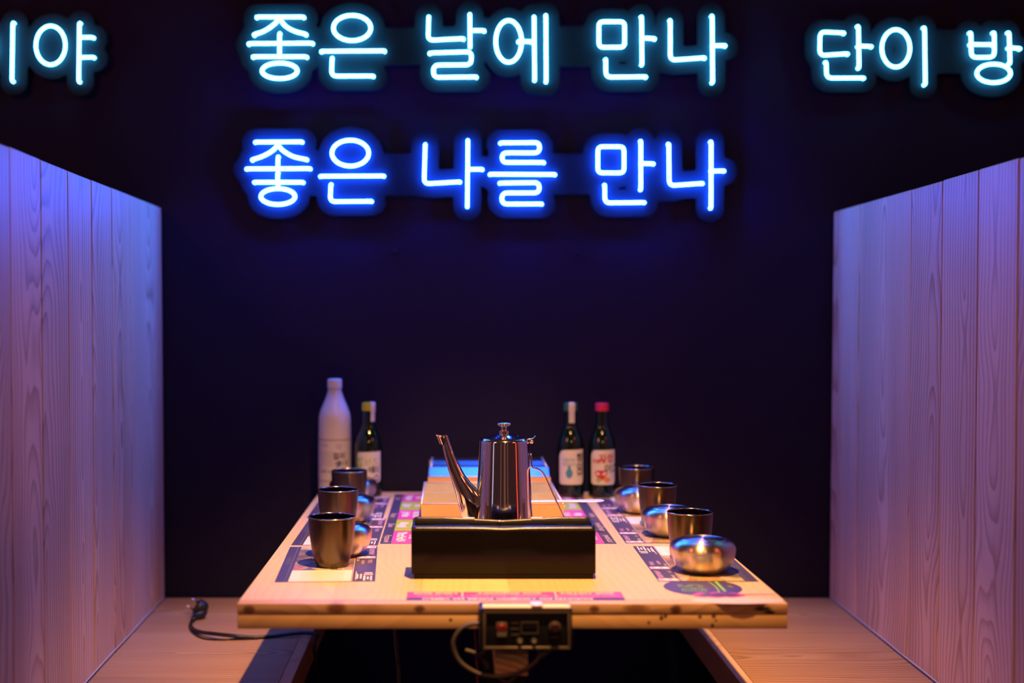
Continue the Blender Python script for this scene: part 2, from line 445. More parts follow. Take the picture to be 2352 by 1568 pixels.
# ------------------------------------------------------------------ table
TX0, TX1, TY0, TY1 = -.309, .488, 1.827, 2.975
tab = empty('dining_table', (.09, 2.4, 0), 'pine dining table set for six with metal cups and bowls', 'table')
tcx, tcy = .09, 2.4
nb = 6; wB = (TX1-TX0)/nb
for i in range(nb):
    a = TX0+i*wB
    bm = bx(bmesh.new(), -wB/2+.0001, wB/2-.0001, -(TY1-TY0-.022)/2, (TY1-TY0-.022)/2, -.0185, .0185)
    o = done(bm, 'tabletop_board', PINE_T, tab); o.location = (a+wB/2-tcx, (TY0+.022+TY1)/2-tcy, TZ-.0185)
def strip(name, z0, z1, m, dy):
    bm = bx(bmesh.new(), TX0, TX1, TY0+dy, TY0+.0217, z0, z1, .0017, 2)
    o = done(bm, name, m, tab, angle=40); o.location = (-tcx, -tcy, 0); return o
strip('edge_strip', .7245, .74, PINE_F1, 0); strip('edge_strip', .703, .7243, PINE_F2, .0006)
# centre beam with its sawn end below the control box, steel column and foot
bm = bx(bmesh.new(), .0870-.0235, .0870+.0235, 1.8022, 2.9, .643, .6832, .001, 1)
o = done(bm, 'support_beam', PINE_F2, tab); o.location = (-tcx, -tcy, 0)
bm = bx(bmesh.new(), .0870-.02, .0870+.02, 1.86, 2.88, .6834, .7028)
o = done(bm, 'packing_strip', PINE_F2, tab); o.location = (-tcx, -tcy, 0)
bm = bx(bmesh.new(), -.0232, .0232, -.001, .001, -.0198, .0198)
o = done(bm, 'beam_end', ENDG, tab); o.location = (.0870-tcx, 1.8010-tcy, .6631); o['label'] = 'sawn end of the beam with diagonal growth rings'
bm = bmesh.new(); bx(bm, .06, .14, 2.36, 2.44,   .012, .6425, .004, 2); o = done(bm, 'column', DARKPANEL, tab, angle=40); o.location = (-tcx, -tcy, 0)
bm = bmesh.new(); bx(bm, -.08, .28, 2.15, 2.65, 0, .0125, .003, 2); o = done(bm, 'foot_plate', DARKPANEL, tab, angle=40); o.location = (-tcx, -tcy, 0)

# ------------------------------------------------------------------ printed sheets on the table
EPS = .0003
def sheet(bm, x0, x1, y0, y1, z0, th):
    return bx(bm, x0, x1, y0, y1, z0, z0+th)
def part_flat(name, x0, x1, y0, y1, lvl, m, parent):
    bm = bmesh.new(); z = .0004+lvl*EPS
    bx(bm, x0, x1, y0, y1, z-.0004 if lvl == 0 else z-EPS*.5, z)
    return done(bm, name, m, parent)
def placemat(cx, cy, rz, label, right):
    """157 x 300 mm mat; local -y is the near end of the left-hand mats, +x the middle of the table."""
    W, H = .157, .300
    r = empty('placemat', (cx, cy, TZ), label, 'placemat', 'printed placemats along the table edges', rz)
    part_flat('sheet', -W/2, W/2, -H/2, H/2, 0, PNAVY, r)
    xa, xb = -W/2+.021, W/2-.038
    part_flat('price_block', xa, xb, -H/2+.002, -H/2+.088, 1, PWHITE, r)
    part_flat('dish_photo', xa, xb, -H/2+.089, H/2-.034, 1, PFOOD, r)
    part_flat('dish_photo', xa, xb, H/2-.033, H/2-.003, 1, PFOOD2, r)
    part_flat('divider_line', xb+.0008, xb+.0018, -H/2+.002, H/2-.003, 1, PBLUSH, r)
    part_flat('divider_line', xa-.006, xa-.0052, -H/2+.002, H/2-.003, 1, PGREY, r)
    for k, y in enumerate((H/2-.012, .045)):
        part_flat('price_pill', xb+.004, W/2-.002, y-.009, y+.009, 1, PPILL, r)
        for dx in (.011, .024):
            part_flat('price_spot', xb+dx-.0035, xb+dx+.0035, y-.006, y+.006, 2, PWHITE, r)
    ang = -PI/2
    z = .0004+EPS
    flat_text('lettering', 'BIBIMBAP', .013, Vector((W/2-.0095, .096, z)), ang, PPILL, r)
    flat_text('lettering', 'bulgogi', .009, Vector((xb+.0095, .115, z)), ang, PBLUSH, r)
    flat_text('lettering', 'ryż', .009, Vector((xb+.0095, .078, z)), ang, PBLUSH, r)
    flat_text('lettering', 'MENU', .011, Vector((W/2-.011, .008, z)), ang, PPILL, r)
    flat_text('lettering', 'zestaw', .011, Vector((xb+.016, .002, z)), ang, PPILL, r)
    flat_text('lettering', 'zupa', .009, Vector((xb+.0075, .02, z)), ang, PBLUSH, r)
    y = -H/2
    for (x0, x1, y0, y1, mm) in ((.008, .0105, .02, .055, PWHITE), (.0135, .016, .02, .055, PWHITE), (.006, .0075, .01, .075, PBLUSH),
                                 (.019, .022, .006, .042, PWHITE), (.0245, .0275, .014, .034, PWHITE), (.030, .0325, .006, .04, PWHITE),
                                 (.019, .034, .048, .056, PBLUSH), (.020, .033, .062, .067, PWHITE)):
        part_flat('text_bar', xb+x0, xb+x1, y+y0, y+y1, 1, mm, r)
    for k in range(5):
        part_flat('text_line', xa+.016, xb-.012, -H/2+.012+k*.014, -H/2+.0135+k*.014, 2, PBLUSH, r)
    flat_text('lettering', '비빔밥', .024, Vector((xa+.035, .06, .0004+2*EPS)), ang, PWHITE, r)
    flat_text('lettering', 'DANIE DNIA', .011, Vector((xa-.0125, .02, z)), ang, PGREY, r)
    flat_text('lettering', 'HOT', .015, Vector((xb-.02, -H/2+.098, .0004+2*EPS)), ang, PGREEN if right else PWHITE, r)
    return r
placemat(-.2035, 2.124, math.radians(2.6), 'printed placemat under the nearest cup on the left side', False)
placemat(-.2105, 2.437, 0, 'printed placemat under the middle cup on the left side', False)
placemat(-.217, 2.742, 0, 'printed placemat under the rearmost cup on the left side, in front of the white bottle', False)
placemat(.4055, 2.126, PI-math.radians(.6), 'printed placemat under the nearest bowl on the right side, beside the round blue logo', True)
placemat(.400, 2.456, PI-math.radians(.6), 'printed placemat under the middle bowl on the right side', True)
placemat(.403, 2.766, PI, 'printed placemat under the rearmost bowl on the right side', True)

def menu(y0, y1, words_l, words_r, label):
    x0, x1 = -.129, .303
    cx, cy = (x0+x1)/2, (y0+y1)/2
    r = empty('menu_sheet', (cx, cy, TZ), label, 'menu', 'large printed menus along the table middle')
    W, H = x1-x0, y1-y0
    part_flat('sheet', -W/2, W/2, -H/2, H/2, 0, PNAVY, r)
    n = 3 if H > .3 else 2
    hh = H/n
    z = .0004+EPS
    for k in range(n):
        a, b = -H/2+k*hh+.001, -H/2+(k+1)*hh-.001
        odd = (k % 2 == 1) if n == 2 else (k == 1)
        m = PGREEN if odd else (PPINK if n == 2 else PMAG)
        part_flat('menu_cell', -W/2+.020, -.004, a, b, 1, m, r)
        part_flat('menu_cell', .004, W/2-.022, a, b, 1, m, r)
        tl, tr = words_l[k], words_r[k]
        z2 = .0004+2*EPS
        flat_text('lettering', tl[0], .021, Vector((-W/2+.036, (a+b)/2, z2)), -PI/2, PWHITE, r, bold=.002)
        flat_text('lettering', tl[1], .019, Vector((-W/2+.058, (a+b)/2, z2)), -PI/2, PWHITE, r, bold=.002)
        flat_text('lettering', tr[0], .021, Vector((W/2-.038, (a+b)/2, z2)), PI/2, PWHITE, r, bold=.002)
        flat_text('lettering', tr[1], .019, Vector((W/2-.060, (a+b)/2, z2)), PI/2, PWHITE, r, bold=.002)
    flat_text('lettering', words_l[-1][0], .018, Vector((-W/2+.011, -H/2+.05, z)), -PI/2, PBLUSH, r, shear=.25)
    flat_text('lettering', words_l[-1][1], .018, Vector((-W/2+.011, H/2-.07, z)), -PI/2, PBLUSH, r, shear=.25)
    flat_text('lettering', words_r[-1][0], .018, Vector((W/2-.011, -H/2+.05, z)), PI/2, PBLUSH, r, shear=.25)
    flat_text('lettering', words_r[-1][1], .018, Vector((W/2-.011, H/2-.09, z)), PI/2, PBLUSH, r, shear=.25)
    return r
menu(2.302, 2.572, [('Tteokbokki', 'ostre'), ('Bulgogi', 'wołowe'), ('Przystawki', 'Dania')], [('Kimchi', 'ostre'), ('Mandu', 'pierogi'), ('przystawki', 'dania główne')],
     'printed menu with pink and lime fields, reaching out from under the black box')
menu(2.575, 2.935, [('Japchae', 'makaron'), ('Jjigae', 'zupa'), ('Ramyun', 'zupa'), ('Napoje', 'Zupy')], [('Soju', 'wódka'), ('Makgeolli', 'wino'), ('Herbata', 'zielona'), ('napoje', 'alkohole')],
     'printed menu with magenta and lime fields in front of the soju bottles')

ban = empty('banner_sticker', (.0955, 1.8735, TZ), 'narrow pink and purple banner sticker behind the control box', 'sticker')
part_flat('sheet', -.1605, .1605, -.027, .027, 0, PBLUE, ban)
part_flat('pink_band', -.1605, .1605, -.0105, .027, 1, PPINK, ban)
for x in (-.078, .061): part_flat('divider_line', x-.0013, x+.0013, -.0105, .027, 2, PBLUSH, ban)
z = .0004+2*EPS
for x, a, b in ((-.118, 'MINI SOS', 'do wyboru'), (-.008, 'SOS SOJOWY', 'do każdego dania gratis'), (.108, 'SOS OSTRY', 'extra porcja kimchi')):
    flat_text('lettering', a, .016, Vector((x, .017, z)), PI, PBLUSH, ban, bold=.0008)
    flat_text('lettering', b, .012, Vector((x, .000, z)), PI, PBLUSH, ban)
flat_text('lettering', 'DODATKI DO TWOJEGO DANIA NA CIEPŁO', .0125, Vector((-.012, -.0185, .0004+EPS)), PI, PWHITE, ban, bold=.0006)

lg = empty('logo_sticker', (.386, 1.9335, TZ-.0004), 'round blue logo sticker with lime letters, in front of the nearest bowl on the right', 'sticker')
lg.location.z = TZ
bm = bmesh.new(); lathe(bm, [(0, .00025), (.0594, .00025), (.0594, 0), (0, 0)], 48); done(bm, 'disc', PBLUE, lg)
def ring_text(name, body, size, loc, m):
    me = text_mesh(body, size)
    # keep only the letters' outlines: thin strips along the boundary edges
    bm = bmesh.new(); bm.from_mesh(me); bd = [e for e in bm.edges if len(e.link_faces) == 1]
    out = bmesh.new(); h = .0015
    for e in bd:
        a, b = e.verts[0].co, e.verts[1].co; d = (b-a); 
        if d.length < 1e-6: continue
        d.normalize(); nrm = Vector((-d.y, d.x, 0))*h/2; d = d*h/2
        out.faces.new([out.verts.new(p) for p in (a-d+nrm, a-d-nrm, b+d-nrm, b+d+nrm)])
    bm.free(); bpy.data.meshes.remove(me)
    bmesh.ops.transform(out, matrix=Matrix.Translation(loc) @ Matrix.Rotation(PI/2, 4, 'Z'), verts=out.verts[:])
    return done(out, name, m, lg)
ring_text('outline_lettering', 'B5', .052, Vector((-.0150, -.004, .0006)), LIME)
arc = [(.0135+.007*math.cos(t), .042*math.sin(t), .0006) for t in [(-1+2*k/14)*1.2 for k in range(15)]]
bm = bmesh.new()
for a, b in zip(arc, arc[1:]): bm.faces.new([bm.verts.new(p) for p in ((a[0]-.001, a[1], a[2]), (a[0]+.001, a[1], a[2]), (b[0]+.001, b[1], b[2]), (b[0]-.001, b[1], b[2]))])
done(bm, 'smile_line', LIME, lg)
bm = bx(bmesh.new(), .0265, .0305, -.028, .042, .0003, .0006); done(bm, 'lime_bar', LIME, lg)
flat_text('lettering', 'grill', .010, Vector((.043, .006, .0006)), PI/2, PGREEN, lg)
def blob(name, pts, z, m):
    bm = bmesh.new(); f = bm.faces.new([bm.verts.new((x, y, z)) for x, y in pts])
    r = bmesh.ops.extrude_face_region(bm, geom=[f]); bmesh.ops.translate(bm, vec=(0, 0, .00015), verts=[v for v in r['geom'] if isinstance(v, bmesh.types.BMVert)])
    return done(bm, name, m, lg)
def wavy(x0, x1, ymid, h, bumps, inset):
    top = []; bot = []
    for k in range(49):
        t = k/48; x = x0+(x1-x0)*t
        e = math.sin(PI*t)**.45
        top.append((x, ymid+(h*(.55+.45*abs(math.sin(bumps*PI*t)))-inset)*e))
        bot.append((x, ymid-(h*(.45+.35*abs(math.sin(bumps*PI*t+.6)))-inset)*e))
    return bot+top[::-1][1:-1]
blob('white_splash', [(.033+.068*math.cos(a), -.090+.020*math.sin(a)) for a in [2*PI*k/32 for k in range(32)]], .0003, PBLUSH)
blob('splash_rim', wavy(-.026, .052, -.055, .021, 3, 0), .00055, PMAG)
blob('splash', wavy(-.018, .046, -.0545, .0145, 3, 0), .00085, PBLUE)
blob('splash_line', [(.045, -.0515), (.100, -.0495), (.100, -.0475), (.045, -.0475)], .00055, PMAG)

# ------------------------------------------------------------------ cups and bowls
def make_cup():
    r = empty('metal_cup', (0, 0, 0), 'x', 'cup')
    out = sm_prof([(0, 0), (.0245, 0), (.0265, .0015), (.0292, .009), (.0335, .026), (.0368, .048), (.0382, .068), (.0386, .0795), (.0383, .0815)], 2)
    bm = bmesh.new(); lathe(bm, out, 56); done(bm, 'cup_body', CUPM, r, angle=50)
    bm = bmesh.new(); lathe(bm, sm_prof([(.0384, .0808), (.0388, .0819), (.0380, .0826), (.0370, .0823), (.0366, .0806)], 2), 56); done(bm, 'rim', RIM, r, smooth=True)
    inn = sm_prof([(.0369, .0810), (.0366, .068), (.035, .048), (.0315, .024), (.027, .010), (.020, .006), (0, .006)], 2)
    bm = bmesh.new(); lathe(bm, inn, 56); o = done(bm, 'cup_inside', CUPIN, r, smooth=True); o['label'] = 'dark glossy inside of the cup'
    return r
def make_bowl():
    r = empty('lidded_bowl', (0, 0, 0), 'x', 'bowl')
    body = sm_prof([(0, 0), (.028, 0), (.0315, .0012), (.040, .0065), (.048, .0165), (.0525, .028), (.053, .0368)], 2)
    bm = bmesh.new(); lathe(bm, body+[(.0518, .0372), (0, .0372)], 64); done(bm, 'bowl_body', STEELB, r, angle=50)
    lid = [(.0533, .0362)]+sm_prof([(.0534, .0375), (.0530, .0415), (.0500, .0470), (.0440, .0508), (.0375, .0526)], 2)+[(.0365, .0535)]+sm_prof([(.035, .0539), (.02, .0546), (.001, .0551)], 1)+[(0, .0551)]
    bm = bmesh.new(); lathe(bm, [(.0522, .0364)]+lid, 64); o = done(bm, 'lid', STEELB, r, angle=30)
    return r
cup0, bowl0 = make_cup(), make_bowl()
CUPS = [(-.197, 2.098, 'nearest dark metal cup on the left side of the table'), (-.216, 2.424, 'middle dark metal cup of three on the left side'),
        (-.218, 2.716, 'rearmost dark metal cup on the left, in front of the white bottle'),
        (.407, 2.147, 'nearest dark metal cup on the right, just behind the frontmost bowl'), (.408, 2.486, 'middle dark metal cup of three on the right side'),
        (.408, 2.768, 'rearmost dark metal cup on the right, hardly lit')]
BOWLS = [(-.190, 2.194, 'lidded steel bowl behind the nearest left cup, mostly hidden'), (-.205, 2.545, 'lidded steel bowl behind the middle left cup'),
         (-.218, 2.822, 'lidded steel bowl behind the rearmost left cup, under the left soju bottle'),
         (.409, 2.050, 'lidded steel bowl with a bright highlight at the near right corner'), (.413, 2.385, 'lidded steel bowl second from the near end on the right'),
         (.399, 2.662, 'lidded steel bowl third from the near end on the right, beside the soju pair')]
MZ = TZ+.0010
for lst, proto, grp in ((CUPS, cup0, 'dark metal cups set on the table'), (BOWLS, bowl0, 'steel rice bowls with lids')):
    for i, (x, y, lab) in enumerate(lst):
        o = proto if i == 0 else copy_tree(proto)
        o.location = (x, y, MZ); o.rotation_euler.z = 0; o['label'] = lab; o['group'] = grp

# ------------------------------------------------------------------ kettle
KX, KY = .0933, 2.205
kt = empty('kettle', (KX, KY, TZ+.0010), 'polished steel kettle with a long spout behind the black box', 'kettle')
prof = sm_prof([(0, 0), (.050, 0), (.0545, .0015), (.0547, .004), (.0505, .065), (.0463, .13), (.0432, .192)], 1)+sm_prof([(.0432, .192), (.0428, .1975), (.0405, .2005), (.038, .2010)], 2)
bm = bmesh.new(); lathe(bm, prof, 72); done(bm, 'kettle_body', CHROME, kt, angle=50)
bm = bmesh.new(); lathe(bm, [(.0395, .2008)]+sm_prof([(.0388, .2022), (.034, .2030), (.025, .2050), (.013, .2080), (.0085, .2086)], 2)+[(0, .2086)], 56)
lid = done(bm, 'lid', CHROME, kt, angle=50)
kn = sm_prof([(.0086, .2084), (.0088, .2105), (.0084, .2145)], 1)+[(.0054, .2149), (.005, .2200), (.0052, .2212)]+sm_prof([(.0075, .2222), (.0112, .2246), (.0124, .2266), (.0118, .2280), (.006, .2291), (0, .2294)], 2)
bm = bmesh.new(); lathe(bm, kn, 32); done(bm, 'lid_knob', CHROME, lid, angle=50)
KS = KY/FP
def kp(px, py): return ((px-1158)*KS, CZ-(py-HZ)*KY/FP-TZ-.001)               # local x, z in the kettle's mid plane
# spout: loft of level ellipses
rings = [(999, 999.5, 1029), (1003, 1005, 1030), (1010, 1011.5, 1032), (1020, 1015.5, 1035.5), (1045, 1020, 1045), (1070, 1027, 1057), (1090, 1033, 1068), (1108, 1038.5, 1082),
         (1122, 1043, 1096), (1140, 1048, 1108), (1165, 1054, 1112), (1195, 1063, 1114), (1220, 1073, 1114), (1236, 1084, 1112)]
bm = bmesh.new(); prev = None; N = 24
for i, (py, a, b) in enumerate(rings):
    xa, z = kp(a, py); xb, _ = kp(b, py); cx, rx = (xa+xb)/2, (xb-xa)/2
    ry = rx*(.72 if i < 3 else .85 if py < 1090 else .80)
    if py > 1110: ry = min(ry, .0185)
    ring = [bm.verts.new((cx+rx*math.cos(2*PI*k/N), ry*math.sin(2*PI*k/N), z+(.0012*max(0, -math.cos(2*PI*k/N))**2 if i == 0 else 0))) for k in range(N)]
    if prev: 
        for k in range(N): bm.faces.new((prev[k], prev[(k+1) % N], ring[(k+1) % N], ring[k]))
    else: first = ring
    prev = ring
bm.faces.new(prev)
inner = [bm.verts.new((v.co.x*1+(sum(u.co.x for u in first)/N-v.co.x)*.12, v.co.y*.88, v.co.z-.0002)) for v in first]
low = [bm.verts.new((v.co.x+.006, v.co.y*.8, v.co.z-.016)) for v in inner]
for k in range(N):
    j = (k+1) % N
    bm.faces.new((first[k], first[j], inner[j], inner[k])); bm.faces.new((inner[k], inner[j], low[j], low[k]))
bm.faces.new(low)
done(bm, 'spout', CHROME, kt, angle=60)
# strap handle on the right, hinge and thumb rest
hp = [kp(1219.5, 1040), kp(1221, 1066), kp(1224, 1073), kp(1234, 1076), kp(1244, 1082), kp(1253, 1096), kp(1267, 1128), kp(1285, 1166), kp(1296, 1192), kp(1299, 1212), kp(1294, 1230), kp(1278, 1241), kp(1250, 1244), kp(1229, 1240)]
hp = catmull([(x, 0, z) for x, z in hp], 5)
tube('handle', hp, .0017, CHROME, kt, 10, rb=.0085)
x, z = kp(1221, 1013); bm = bmesh.new()
bmesh.ops.create_uvsphere(bm, u_segments=14, v_segments=10, radius=.0042); bmesh.ops.scale(bm, vec=(1, 1.9, 1), verts=bm.verts[:])
bmesh.ops.translate(bm, vec=(x, 0, z), verts=bm.verts[:]); done(bm, 'hinge', CHROME, kt, smooth=True)
tp = catmull([(a, 0, b) for a, b in (kp(1188, 1000.5), kp(1198, 1004.5), kp(1213, 1007), kp(1222, 1006), kp(1230, 1001))], 4)
nT = len(tp)
tube('thumb_rest', tp, [.0010]*nT, CHROME, lid, 10, rb=[.003+.006*min(1, k/6)*(1 if k < nT-4 else (nT-1-k)/4+.25) for k in range(nT)])

# ------------------------------------------------------------------ black leatherette box in front of the kettle
bxr = empty('leather_box', (.0835, 2.025, TZ), 'black leatherette box with a padded rim in front of the kettle', 'box')
hw, yf, yb = .1457, -.033, .036
box('plinth', -hw+.004, hw-.004, yf+.004, yb-.004, .0005, .0085, LEATHER2, bxr, .001, 1)
box('case', -hw, hw, yf, yb, .0086, .0775, LEATHER2, bxr, .0016, 2)
# padded front lip, dipping slightly in the middle
def lip(y, ry, rz, z0, dip, name, xs=1.0, m=LEATHER):
    pts = []
    for k in range(41):
        t = -1+2*k/40; pts.append(Vector((hw*xs*t, y, z0-dip*math.exp(-(t/.16)**2) - dip*.5*max(0, 1-abs(t)*1.6))))
    return tube(name, pts, ry, m, bxr, 12, rb=rz, up=Vector((0, 0, 1)))
lip(yf+.0072, .0072, .0052, .0785, .0012, 'padded_lip', .997)
# rear flap rising behind, with rounded corners and a V-shaped dip at its middle
bm = bmesh.new(); nx = 60
for y0, y1 in ((yb-.007, yb-.0005),):
    rows = []
    for k in range(nx+1):
        t = -1+2*k/nx; x = (hw-.0008)*t
        corner = .004*max(0, (abs(t)-.975)/.025)**2
        dip = .0052*max(0, 1-abs(t)/.62)**1.0
        zt = .0885-corner-dip
        rows.append([bm.verts.new((x, y, z)) for y, z in ((y0, .0776), (y0, zt-.002), (y0+.0022, zt), (y1-.0022, zt), (y1, zt-.002), (y1, .0776))])
    for a, b in zip(rows, rows[1:]):
        for i in range(5): bm.faces.new((a[i], a[i+1], b[i+1], b[i]))
    bm.faces.new(rows[0]); bm.faces.new(rows[-1][::-1])
done(bm, 'rear_flap', LEATHER, bxr, angle=50)
for s in (-1, 1):
    x0, x1 = sorted((s*(hw-.0008), s*(hw-.0050)))
    box('side_rim', x0, x1, yf+.012, yb-.0072, .0776, .0850, LEATHER, bxr, .0018, 2)
bm = bmesh.new(); bmesh.ops.create_uvsphere(bm, u_segments=14, v_segments=8, radius=.0026); bmesh.ops.translate(bm, vec=(-.004, yb-.0085, .0815), verts=bm.verts[:])
done(bm, 'stud', STUD, bxr, smooth=True)
for x in (-.054, .0565):  # pale blocks stand in for two highlights on the padded flap
    box('flap_glint', x-.0095, x+.0095, yb-.0078, yb+.0002, .0840, .0872 if x < 0 else .0876, SATIN, bxr, .0012, 2)

# ------------------------------------------------------------------ steel trays behind
def tray(x0, x1, y0, y1, zt, walls, label, zb=0.0, seam=True):
    r = empty('steel_tray', ((x0+x1)/2, (y0+y1)/2, TZ+.0010), label, 'tray', 'steel trays along the table middle')
    ox, oy = (x0+x1)/2, (y0+y1)/2
    h = zt-TZ-.001; t = .0022
    X0, X1, Y0, Y1 = x0-ox, x1-ox, y0-oy, y1-oy
    hs = h*.52
    box('front_wall', X0+.001, X1-.001, Y0+.0012, Y0+.0012+t, 0, hs, LITSTEEL, r)
    box('front_wall', X0, X1, Y0, Y0+t, hs+.0006, h, LITSTEEL, r, .0006, 1)
    box('rear_wall', X0, X1, Y1-t, Y1, 0, h, BOXM, r, .0006, 1)
    for s, xx in ((0, X0), (1, X1-t)):
        box('side_wall', xx, xx+t, Y0+t, Y1-t, 0, h, BOXM, r, .0005, 1)
    # rolled rims along the sides with folded corners
    for xx in (X0+.001, X1-.001): tube('side_rim', [(xx, Y0+.002, h), (xx, Y1-.002, h)], .0024, BOXM, r, 8)
    tube('front_rim', [(X0+.003, Y0+.001, h), (X1-.003, Y0+.001, h)], .0017, BOXM, r, 8)
    tube('rear_rim', [(X0+.003, Y1-.001, h), (X1-.003, Y1-.001, h)], .0020, BOXM, r, 8)
    box('tray_floor', X0+t, X1-t, Y0+t+.0014, Y1-t, .003, .005, BOXIN, r)
    for d in walls:
        box('divider', X0+t, X1-t, d-oy-.001, d-oy+.001, .0052, h-.001, BOXIN, r)
        for xx in (X0-.0008, X1+.0008):
            bm = bmesh.new(); bmesh.ops.create_uvsphere(bm, u_segments=8, v_segments=6, radius=.0028); bmesh.ops.translate(bm, vec=(xx, d-oy, h-.005), verts=bm.verts[:]); done(bm, 'rivet', STUD, r, smooth=True)
    box('inner_wall', X0+t+.0002, X1-t-.0002, Y1-t-.0012, Y1-t-.0002, .0052, h-.0015, BOXIN, r)
    if seam:
        for xx in (X0+.018, X1-.032):
            bm = bmesh.new(); lathe(bm, [(0, .0016), (.0018, .0014), (.0026, 0)], 12)
            bmesh.ops.transform(bm, matrix=Matrix.Translation((xx, Y0, hs+.0005)) @ Matrix.Rotation(PI/2, 4, 'X'), verts=bm.verts[:]); done(bm, 'screw', STUD, r, smooth=True)
    return r
tray(-.056, .214, 2.387, 2.690, .800, [2.545], 'open steel tray with two compartments right behind the kettle')
rt = empty('steel_tray', (.084, 2.83, TZ+.0010), 'rear steel tray closed by sloped covers that catch blue light, between the soju bottles', 'tray', 'steel trays along the table middle')
SMOOTH = mat('smooth_steel_cover', (.36, .33, .36), .30, 1, var=(9, .2))
def cover(name, prof, x0, x1, m, th=.0022):
    bm = bmesh.new(); rows = []
    for (y, z) in prof: rows.append([bm.verts.new((x, y-2.83, z-TZ-.001-d)) for x, d in ((x0, 0), (x1, 0), (x1, th), (x0, th))])
    for a, b in zip(rows, rows[1:]):
        for i in range(4): bm.faces.new((a[i], a[(i+1) % 4], b[(i+1) % 4], b[i]))
    bm.faces.new(rows[0]); bm.faces.new(rows[-1][::-1])
    return done(bm, name, m, rt)
box('front_wall', -.133, .133, -.095, -.0925, 0, .0635, LITSTEEL, rt, .0006, 1); box('rear_wall', -.133, .133, .0925, .095, 0, .080, BOXM, rt, .0006, 1)
for xx in (-.133, .1308): box('side_wall', xx, xx+.0022, -.0923, .0923, 0, .0625, BOXM, rt, .0005, 1)
tube('front_rim', [(-.131, -.0935, .0645), (.131, -.0935, .0645)], .0024, BOXM, rt, 10)
cover('sloped_cover', [(2.739, .8065), (2.744, .8070), (2.770, .8235), (2.800, .8232)], -.1305, .1305, SMOOTH)
cover('sloped_cover', [(2.803, .8190), (2.846, .8182), (2.860, .8265), (2.921, .8262)], -.1290, .1290, SMOOTH)
for xx in (-.1265, .1265): tube('side_rim', [(xx, -.06, .0838), (xx, .09, .0868)], .0018, BOXM, rt, 8)

# flat utensil lying on the front tray's rim
ut = empty('steel_spoon', (.20, 2.392, .8025), 'flat steel spoon lying across the tray rim, its tip pointing right', 'spoon')
pts = [(-.150, .0045), (-.06, .0040), (-.04, .0036), (.03, .0045), (.055, .0060), (.075, .0066), (.086, .0052), (.0915, .0014)]
bm = bmesh.new(); rows = []
for x, hw_ in pts:
    rows.append([bm.verts.new((x, sgn*hw_, zz)) for sgn, zz in ((-1, .0001), (1, .0001), (1, .0013), (-1, .0013))])
for a, b in zip(rows, rows[1:]):
    for i in range(4): bm.faces.new((a[i], a[(i+1) % 4], b[(i+1) % 4], b[i]))
bm.faces.new(rows[0]); bm.faces.new(rows[-1][::-1])
bmesh.ops.bevel(bm, geom=bm.edges[:], offset=.0003, segments=1, affect='EDGES')
o = done(bm, 'spoon_handle', BOXM, ut, angle=40); o.rotation_euler = (math.radians(13), 0, math.radians(2.0)); o.location.z = .0018

# ------------------------------------------------------------------ bottles
def wrap_text(name, body, size, R, ang, z, m, parent, rot=0.0, **kw):
    me = text_mesh(body, size, **kw)
    if rot: me.transform(Matrix.Rotation(rot, 4, 'Z'))
    wrap_mesh(me, R, ang, z); return link(name, me, parent, m)
def label_patch(name, R, ang, half, z0, z1, corner, m, parent, tilt=0.0):
    """Curved label, one top corner rounded far more than the others."""
    n = 40; bm = bmesh.new(); rows = []
    for k in range(n+1):
        t = -1+2*k/n; u = t*half                      # arc half-width in metres
        top, bot = z1+tilt*t, z0
        cl = corner*1.0
        if u < -half+cl: top -= cl*(1-math.sqrt(max(0, 1-((-half+cl-u)/cl)**2)))*.95
        cs = .008
        if u > half-cs: 
            d = cs*(1-math.sqrt(max(0, 1-((u-half+cs)/cs)**2))); bot += d*1.3
        if u < -half+cs:
            d = cs*(1-math.sqrt(max(0, 1-((-half+cs-u)/cs)**2))); bot += d
        a = ang+u/R
        rows.append([bm.verts.new((R*math.cos(a), R*math.sin(a), z)) for z in (bot, (bot*2+top)/3, (bot+top*2)/3, top)])
    for a, b in zip(rows, rows[1:]):
        for i in range(3): bm.faces.new((a[i], a[i+1], b[i+1], b[i]))
    return done(bm, name, m, parent, smooth=True)
def band(name, R, z0, z1, m, parent):
    bm = bmesh.new(); lathe(bm, [(R, z0), (R, z1)], 48); return done(bm, name, m, parent, smooth=True)
def blot(name, R, ang, u, z, ru, rz, m, parent, lobes=0):
    bm = bmesh.new(); vs = [bm.verts.new((0, 0, 0))]
    n = 24; co = [(u, z)]
    for k in range(n):
        a = 2*PI*k/n; s = 1+.16*math.sin(lobes*a) if lobes else 1
        vs.append(bm.verts.new((0, 0, 0))); co.append((u+ru*s*math.cos(a), z+rz*s*math.sin(a)))
    for v, (uu, zz) in zip(vs, co): v.co = Vector((R*math.cos(ang+uu/R), R*math.sin(ang+uu/R), zz))
    for k in range(n): bm.faces.new((vs[0], vs[1+k], vs[1+(k+1) % n]))
    return done(bm, name, m, parent)
SR = .0315
def soju(x, y, cap_m, label, ang):
    r = empty('soju_bottle', (x, y, TZ+.0002), label, 'bottle', 'green soju bottles at the wall end')
    p = [(0, .004), (.022, .002), (.027, 0)]+sm_prof([(.0295, .001), (SR, .005), (SR, .03), (SR, .108), (.0308, .122), (.0255, .140), (.0170, .157), (.0142, .172), (.0134, .195)], 2)+[(.0150, .1955), (.0150, .2010), (.0134, .2015), (.0132, .2100), (0, .2105)]
    bm = bmesh.new(); lathe(bm, p, 48); done(bm, 'glass', GLASSG, r, angle=45)
    bm = bmesh.new(); lathe(bm, [(.0138, .1965)]+sm_prof([(.0156, .1965), (.0158, .2), (.0156, .2125), (.0145, .2150), (0, .2152)], 1), 32); done(bm, 'cap', cap_m, r, angle=45)
    return r
